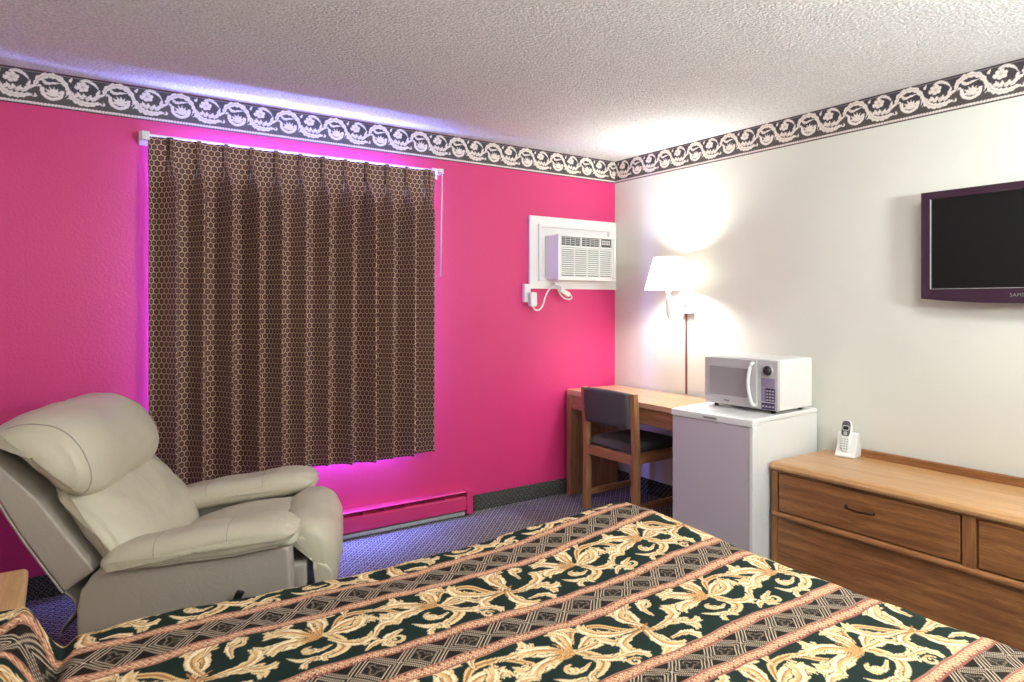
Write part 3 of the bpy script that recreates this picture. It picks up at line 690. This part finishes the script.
hs('face_plate','gray',.082,.162,.0215,-.0285,.004,.001,hst);hs('display','lcd',.115,.134,.014,-.0300,.003,.0005,hst);hs('display_rim','silver',.111,.138,.0175,-.0293,.003,.0005,hst)
hs('navigation_pad','silver',.086,.106,.009,-.0305,.003,.001,hst)
bm=bmesh.new()
for r_ in range(5):
    for k in range(3): box(bm,-.0285,-.0255,-.016+k*.0125,-.009+k*.0125,.014+r_*.0125,.0205+r_*.0125)
finish('keypad',bm,'steel',hst,bevel=.0006)

# ---------------------------------------------------------------- television
tv=thing('television',(-.012,-2.655,1.37),0,'flat black television with purple-brown bezel mounted on the white wall','television')
TW,Z0,Z1=.415,.02,.525
def bez(x,d): return x
bm=bmesh.new();cv=[]
for i in range(25):
    t=-1+i/12;cv.append((t*TW,Z0-.022*(1-t*t)+.0))
out=cv+[(TW,Z1),(-TW,Z1)]
inn=[(t*(TW-.042),.066) for t in np.linspace(-1,1,25)]+[(TW-.042,Z1-.036),(-TW+.042,Z1-.036)]
for xx,rev in ((-.088,0),):
    A=[bm.verts.new((-.088,p[0],p[1])) for p in out];D=[bm.verts.new((-.083,p[0],p[1])) for p in inn];E=[bm.verts.new((-.03,p[0]*.97,p[1]*.97+.01)) for p in out];G=[bm.verts.new((-.078,p[0],p[1])) for p in inn]
    k=len(out)
    for i in range(k):
        j=(i+1)%k;bm.faces.new([A[i],A[j],D[j],D[i]]);bm.faces.new([A[i],E[i],E[j],A[j]]);bm.faces.new([D[i],D[j],G[j],G[i]])
finish('bezel',bm,'bezel',tv,bevel=.0025)
B('screen',(-.080,-.060,-TW+.040,TW-.040,.062,Z1-.034),'screen',tv,0)
bm=bmesh.new();fr_=.0010
a_,b_2=TW-.042,.066
for (y0,y1,z0_,z1_) in ((-a_,a_,b_2-fr_,b_2+.001),(a_-.001,a_+fr_,b_2,Z1-.036),(-a_-fr_,-a_+.001,b_2,Z1-.036)): box(bm,-.0885,-.080,y0,y1,z0_,z1_)
finish('inner_trim',bm,'silver',tv)
B('back_casing',(-.062,-.02,-TW+.02,TW-.02,.03,Z1-.02),'black',tv,.012,3)
B('wall_bracket',(-.022,.010,-.12,.12,.15,.38),'black',tv,.003)
tc=bpy.data.curves.new('logo','FONT');tc.body='SAMSUNG';tc.size=.021;tc.extrude=.0006;tc.align_x='CENTER';tc.space_character=1.12
to=bpy.data.objects.new('tmp_logo',tc);C.objects.link(to);bpy.context.view_layer.update()
dg=bpy.context.evaluated_depsgraph_get();me=bpy.data.meshes.new_from_object(to.evaluated_get(dg));bpy.data.objects.remove(to)
me.transform(Matrix.Translation((-.089,0.0,.028))@Matrix.Rotation(-PI/2,4,'Z')@Matrix.Rotation(PI/2,4,'X'));me.materials.clear()
me.name='brand_letters';link('brand_letters',me,'chrome',tv)

# ---------------------------------------------------------------- nightstand
ns_=thing('nightstand',(-3.80,-1.50,0),0,'light oak nightstand with rounded top between the bed and the recliner','nightstand')
B('top',(-.19,.205,-.25,.262,.505,.55),'light_oak',ns_,.014,4)
B('body',(-.18,.196,-.24,.252,.06,.506),'light_oak',ns_,.006)
nd=B('drawer',(-.17,.186,-.258,-.238,.33,.49),'light_oak',ns_,.005)
bm=bmesh.new();lathe(bm,[(0,.022),(.012,.018),(.014,.010),(.006,.004),(.006,0)],18)
for v in bm.verts: v.co=Vector((v.co.x,-.258-v.co.z,.41+v.co.y))
finish('knob',bm,'brass',nd,smooth=True)
B('plinth',(-.16,.18,-.22,.235,0,.062),'light_oak',ns_,.002)

# ---------------------------------------------------------------- recliner
rc=thing('recliner',(-3.12+.13,-1.30+.40,0),math.radians(-23),'beige leather recliner leaning back in front of the curtain','armchair')
# local frame: origin = chair centre on the floor; x forward; near side y=-.42
ra=math.radians(-23);NX,NY=-math.sin(ra),math.cos(ra)
rc.location=(-3.138+NX*.42,-1.330+NY*.42,0)
side=[(-.350,.045),(-.362,.30),(-.362,.37),(-.350,.425),(-.315,.474),(-.27,.492),(-.10,.497),(.10,.510),(.28,.532),(.306,.52),(.310,.40),(.310,.045)]
for s_y in (-1,1):
    bm=bmesh.new();prism(bm,side,1,s_y*.42,s_y*.31);finish('side_panel',bm,'vinyl',rc,bevel=.012,seg=3)
B('mechanism_box',(-.30,.30,-.305,.305,.07,.40),'dark',rc,.01)
B('front_rail',(.24,.350,-.30,.30,.09,.42),'vinyl',rc,.012,3)
ARMRC=[]
def arm(y0,y1,seed):
    prof=[(-.285,.480),(-.302,.508),(-.27,.540),(-.20,.562),(-.06,.586),(.08,.604),(.20,.616),(.28,.614),(.328,.592),(.338,.558),(.318,.526),(.25,.510),(.10,.490),(-.10,.472),(-.23,.465)]
    o,S,Nn=puff('armrest',prof,y0,y1,.046,'leather',rc,.30,30,110,.0045,seed,.004,fsc=(7,5,7))
    ARMRC[:]=[list(q) for q in RC]
    # gathers at the front end
    me=o.data
    for v in me.vertices:
        x,y,z=v.co;cx=(.32-x)/.10
        if cx<1:
            w=max(0,1-max(0,cx));an=math.atan2(z-.575,(y-(y0+y1)/2));v.co.x-=.020*w*w*abs(math.sin(an*5))*min(1,math.hypot(z-.57,(y-(y0+y1)/2))/.03);
        for sx in (-.12,.09):
            v.co.z-=.0035*math.exp(-((x-sx)/.004)**2)
    return o,S
for (y0,y1,sd) in ((-.445,-.245,1),(.235,.445,7)):
    o,S=arm(y0,y1,sd)
    rc_=[list(q) for q in ARMRC]
    for xs in (-.12,.10):
        mid=rc_[15];j=min(range(len(mid)),key=lambda j:abs(mid[j][0]-xs)+(5 if mid[j][2]<.53 else 0))
        bm=bmesh.new();tube(bm,[(rc_[i][j][0],rc_[i][j][1],rc_[i][j][2]-.0008) for i in range(1,29)],.0017,5);finish('stitched_seam',bm,'pipe',o,smooth=True)
    row=rc_[4 if y0<0 else 25];bot=sorted([q for q in row if q[2]<.50+.09*max(0,q[0])+.01],key=lambda q:q[0])
    bm=bmesh.new();tube(bm,bot,.0026,6);finish('seam_piping',bm,'pipe',o,smooth=True)
# reclined back shell
sh_=[(-.325,.470),(-.418,.405),(-.55,.61),(-.715,.915),(-.708,.930),(-.685,.930),(-.635,.865),(-.50,.72)]
bm=bmesh.new();prism(bm,sh_,1,-.372,.372);bs=finish('back_shell',bm,'vinyl',rc,bevel=.010,seg=3)
for s_y in (-1,1):
    for lo in ((-.418,.405),(-.55,.61),(-.715,.915)),:
        bm=bmesh.new();tube(bm,T3([(p[0]-.002,s_y*.372,p[1]) for p in lo],20),.004,6);finish('seam_piping',bm,'pipe',bs,smooth=True)
# hanging skirt at the rear bottom of the shell
nu,nv=60,22;co=[]
for i in range(nu):
    y=-.37+.74*i/(nu-1)
    for j in range(nv):
        t=j/(nv-1);x=-.414+.030*math.sin(t*PI*1.6)+.01*t+.006*math.sin(y*23+t*5);z=.405-.145*t
        co.append((x,y,z))
o=link('rear_skirt',grid_mesh('rear_skirt',np.array(co),nu,nv),'vinyl',rc,smooth=True);s_=o.modifiers.new('S','SOLIDIFY');s_.thickness=.004
# lower back cushion
o,S,Nn=puff('back_cushion',[(-.48,.735),(-.462,.69),(-.392,.58),(-.315,.455),(-.26,.40),(-.18,.385),(-.150,.43),(-.180,.52),(-.235,.61),(-.31,.695),(-.38,.745),(-.44,.76)],-.352,.352,.058,'leather',rc,.55,34,90,.008,11,.018,pillow=.012,fsc=(6,6,6))
def ring_seam(i,f,parent,rr=.003):
    row=RC[i];n_=len(row);ok=[f(q) for q in row];st=([j for j in range(n_) if ok[j] and not ok[j-1]]+[0])[0];path=[];j=st
    while ok[j%n_] and j<st+n_: path.append(row[j%n_]);j+=1
    bm=bmesh.new();tube(bm,path,rr,6);finish('seam_piping',bm,'pipe',parent,smooth=True)
ring_seam(4,lambda q:q[0]>-.48 and q[2]<.74 and (q[0]+q[2])<.30,o)
# head pillow
o,S,Nn=puff('head_cushion',[(-.635,.890),(-.662,.930),(-.620,.965),(-.545,.988),(-.45,.968),(-.372,.905),(-.330,.820),(-.330,.745),(-.370,.700),(-.44,.712),(-.52,.785),(-.59,.86)],-.385,.385,.060,'leather',rc,.55,36,100,.008,23,.028,pillow=.012,fsc=(6,5,6))
ring_seam(5,lambda q:(q[0]+.52)*.86+(q[2]-.86)*.6>-.02,o)
ring_seam(30,lambda q:(q[0]+.52)*.86+(q[2]-.86)*.6>-.02,o)
# seat and footrest
puff('seat_cushion',[(-.19,.38),(-.20,.44),(-.10,.480),(.03,.512),(.16,.532),(.25,.538),(.30,.525),(.31,.48),(.28,.43),(.05,.40)],-.245,.245,.04,'leather',rc,.6,28,80,.005,31,.004,fsc=(7,6,7))
o,S,Nn=puff('footrest_pad',[(.240,.512),(.28,.552),(.345,.562),(.405,.538),(.440,.48),(.450,.40),(.446,.29),(.428,.22),(.402,.225),(.395,.33),(.385,.40),(.34,.455),(.27,.485)],-.275,.275,.05,'leather',rc,.6,30,84,.008,41,.010,pillow=.004,fsc=(8,11,8))
bm=bmesh.new();tube(bm,[(.120,-.42,.345),(.120,-.437,.345)],.014,12);prism(bm,[(.105,.325),(.128,.325),(.166,.392),(.140,.400)],1,-.452,-.434);lv=finish('recline_lever',bm,'black',rc,bevel=.006,seg=3)
for a in (-.28,.27):
    for b in (-.35,.35):
        bm=bmesh.new();tube(bm,[(a,b,0),(a,b,.05)],.022,14);finish('foot',bm,'black',rc)

# ---------------------------------------------------------------- bed
bed=thing('bed',(-2.85,-2.72,0),0,'large bed under a dark green, black and gold acanthus bedspread','bed')
bx=lambda x:x+2.85
by=lambda y:y+2.72
B('box_spring',(bx(-3.93),bx(-1.80),by(-3.46),by(-1.98),.14,.34),'mattress',bed,.02,3)
B('mattress',(bx(-3.93),bx(-1.79),by(-3.47),by(-1.97),.34,.565),'mattress',bed,.045,4)
B('bed_frame',(bx(-3.90),bx(-1.85),by(-3.42),by(-2.02),.0,.14),'black',bed,.004)
B('headboard',(bx(-3.995),bx(-3.945),by(-3.50),by(-1.93),0,1.05),'oak_y',bed,.01,3)
ST=scroll_tile()
ropes=[-2.040,-2.163,-2.428,-2.540,-2.790,-2.890,-3.145,-3.25,-3.51]
def spread_col(a,b):
    # a along the bed (x), b across (unfolded y)
    n_=len(a);col=np.zeros((n_,3));col[:]=(.010,.024,.021)
    bw=np.array([+1.0]);
    # bands
    edges=[-1.76]+ropes+[-3.65]
    kind=['L','D','L','D','L','D','L','D','L','D']
    sft=[.30,0,.115,0,-.03,0,.2,0,.4,0]
    for i in range(len(edges)-1):
        hi,lo=edges[i],edges[i+1];m=(b<=hi)&(b>lo)
        if not m.any(): continue
        aa,bb=a[m],b[m];w=hi-lo
        if kind[i]=='L':
            vv=(bb-lo)/w*27.0
            col[m]=samp(ST,((aa+sft[i])*100)%76,np.clip(vv,.05,26.9),.08)
            if i==0: 
                vv=2+(bb-lo)*115;col[m]=samp(ST,((aa+sft[i])*100)%76,np.clip(vv,.05,26.9),.08)
        else:
            P_=.112;u=((aa/P_)%1.0-.5)*2;v=((bb-(hi+lo)/2)/(w/2));
            c=np.zeros((len(aa),3));c[:]=(.014,.010,.009)
            d=np.abs(u)+np.abs(v)
            d2=np.abs(1-np.abs(u))+np.abs(v)
            ln=lambda d,x,t=.026:np.clip(1.5-np.abs(d-x)/t,0,1)
            f=np.maximum.reduce([ln(d,.62),ln(d,.80),ln(d,1.0,.03),ln(d,1.18)*(np.abs(v)>.12)])
            f=np.maximum(f,ln(np.abs(v),.90,.03)*.5)
            r_=np.hypot(u*1.0,v);an=np.arctan2(v,u)
            f2=np.clip(1.4-np.abs(r_-.24-.10*np.cos(3*an+1))/.035,0,1)*(d<.55)
            sp=((np.sin(aa*900)*np.sin(bb*900))>.55)&(d<.58)
            c=c*(1-f[:,None])+np.array([.66,.55,.44])*f[:,None]
            c=c*(1-.55*f2[:,None])+np.array([.40,.33,.26])*.55*f2[:,None]
            c[sp]=c[sp]*.8+np.array([.25,.2,.16])*.2
            col[m]=c
    for rp in ropes:
        d=(b-rp)/.0125;m=np.abs(d)<1.35
        aa=a[m];dd=d[m];tw=(aa/.013+dd*.55)%1.0
        c=np.zeros((len(aa),3));c[:]=(.62,.33,.21)
        c[tw<.30]=(.86,.60,.40);c[(tw>.30)&(tw<.42)]=(.28,.10,.07)
        ed=np.abs(dd)>.82;c[ed]=(.30,.11,.09)
        dots=(np.abs(np.abs(dd)-.55)<.16)&(((aa/.013)%1.0)<.25);c[dots]=(.12,.05,.04)
        out_=np.abs(dd)>1.12;c[out_]=(.40,.20,.14)
        col[m]=c
    return col
def nonuni(a0,a1,b0,b1,fine,coarse):
    l=[np.arange(a0,b0,coarse)] if b0>a0 else []
    l.append(np.arange(b0,b1,fine))
    if a1>b1: l.append(np.arange(b1,a1+coarse,coarse))
    return np.concatenate(l)
XE,YE,YN,ZT,RR=-1.700,-1.900,-3.52,.600,.065
gx=nonuni(-3.935,XE-RR+.56,-3.72,XE-RR+.20,.003,.012)
gy=nonuni(YN+RR-.55,YE-RR+.56,-3.36,YE-RR+.26,.003,.012)
A_,B_=np.meshgrid(gx,gy,indexing='ij');A_=A_.ravel();B_=B_.ravel()
cx1=XE-RR;cy1=YE-RR;cy0=YN+RR
dx=np.maximum(0,A_-cx1);dyp=np.maximum(0,B_-cy1);dyn=np.maximum(0,cy0-B_);dy=dyp-dyn
d=np.hypot(dx,dy);dd=np.maximum(d,1e-9);nx_,ny_=dx/dd,dy/dd
q=np.minimum(d/RR,PI/2);out=RR*np.sin(q);down=RR*(1-np.cos(q))+np.maximum(0,d-RR*PI/2)
ang=np.arctan2(dy,dx)
down_c=np.minimum(down,.585)
fold=np.clip((down-.05)/.4,0,1)
out=out+fold*(.03+.016*np.sin(A_*26+1)*np.abs(ny_)+.016*np.sin(B_*24)*np.abs(nx_)+.03*np.sin(ang*10)*(nx_*np.abs(ny_))*2)
PX=np.minimum(A_,cx1)+nx_*out;PY=np.clip(B_,cy0,cy1)+ny_*out;PZ=ZT-down_c
smo=lambda t:np.clip(t,0,1)**2*(3-2*np.clip(t,0,1))
# soft unevenness of the top
top=1-np.clip(down/.2,0,1)
PZ+=top*(.005*np.sin(PX*5.3+1)*np.sin(PY*6.1)+.0022*np.sin(PX*17+PY*9)+.0018*np.sin(PY*31+PX*12)+.0012*np.sin(PX*52-PY*33))
PZ+=top*(.028*np.exp(-((PX+1.80)/.30)**2-((PY+1.95)/.35)**2)-.012*np.exp(-((PX+2.65)/.35)**2-((PY+1.95)/.3)**2))
# quilting channels
# pillow mound at the head end
pm=smo((-3.53-PX+.02*np.sin(PY*9))/.065)*smo((YE-.01-PY)/.10)*smo((PY-YN)/.1)
PZ+=pm*.108*(1-.15*np.sin(PY*14)**2)-.02*np.exp(-((PX+3.525-.02*np.sin(PY*9))/.018)**2)*top*(1-pm)
col=spread_col(A_,B_-.055*smo((A_+2.5)/.8)*np.clip((B_+2.9)/.6,0,1)+pm*.05*np.sin(PX*22))
me=grid_mesh('bedspread',np.stack([bx(PX),by(PY),PZ],1),len(gx),len(gy),col*np.array([.86,.82,.76]))
o=link('bedspread',me,'spread',bed,smooth=True)

# ---------------------------------------------------------------- lights
def area(name,loc,rot,sx,sy,e,col):
    l=bpy.data.lights.new(name,'AREA');l.shape='RECTANGLE';l.size=sx;l.size_y=sy;l.energy=e;l.color=col
    o=bpy.data.objects.new(name,l);C.objects.link(o);o.location=loc;o.rotation_euler=rot;return o
area('window_daylight',(-2.37,.085,1.335),(-PI/2,0,0),1.20,1.56,K_WIN,(.22,.27,1.0))
l=bpy.data.lights.new('lamp_bulb_light','POINT');l.energy=K_LAMP;l.color=(.97,1,.93);l.shadow_soft_size=.07
o=bpy.data.objects.new('lamp_bulb_light',l);C.objects.link(o);o.location=(-.20,-.728,1.30+.262)
area('added_overhead_fill',(-1.5,-3.4,2.43),(0,0,0),.6,.6,K_CEIL,(.95,1,.96))  # added overhead fill for general brightness and curtain folds, no known fixture
area('added_back_fill',(-3.2,-5.2,1.9),(math.radians(80),0,math.radians(-20)),1.6,1.0,K_BACK,(.94,1,.97))  # unseen weak fill added behind the camera
area('added_side_fill',(-3.93,-3.05,1.75),(math.radians(75),0,math.radians(-52)),.5,.4,K_SIDE,(.97,1,.95))  # added fill from the head-wall side, stands for no known lamp
area('added_ceiling_bounce',(-1.3,-4.7,1.75),(math.radians(180-25),0,math.radians(-10)),.5,.5,K_UP,(.94,1,.97))  # added upward light, bounces off the ceiling to brighten it
w=bpy.data.worlds.new('World');bpy.context.scene.world=w;w.use_nodes=True
w.node_tree.nodes['Background'].inputs[0].default_value=(.55,.65,1,1);w.node_tree.nodes['Background'].inputs[1].default_value=.6
# ---------------------------------------------------------------- camera
cam=bpy.data.cameras.new('Camera');co_=bpy.data.objects.new('Camera',cam);C.objects.link(co_);bpy.context.scene.camera=co_
co_.location=(-3.514,-3.804,1.37);co_.rotation_euler=(PI/2,0,math.radians(-34));cam.sensor_width=36;cam.lens=670/1024*36
cam.shift_y=-38/1024;cam.clip_start=.02
sc=bpy.context.scene;sc.view_settings.view_transform='Standard';sc.view_settings.look='None';sc.view_settings.gamma=1;sc.view_settings.use_curve_mapping=False;sc.view_settings.exposure=K_EXP
sc.cycles.max_bounces=8;sc.cycles.diffuse_bounces=5;sc.cycles.use_denoising=True;sc.cycles.sample_clamp_indirect=6
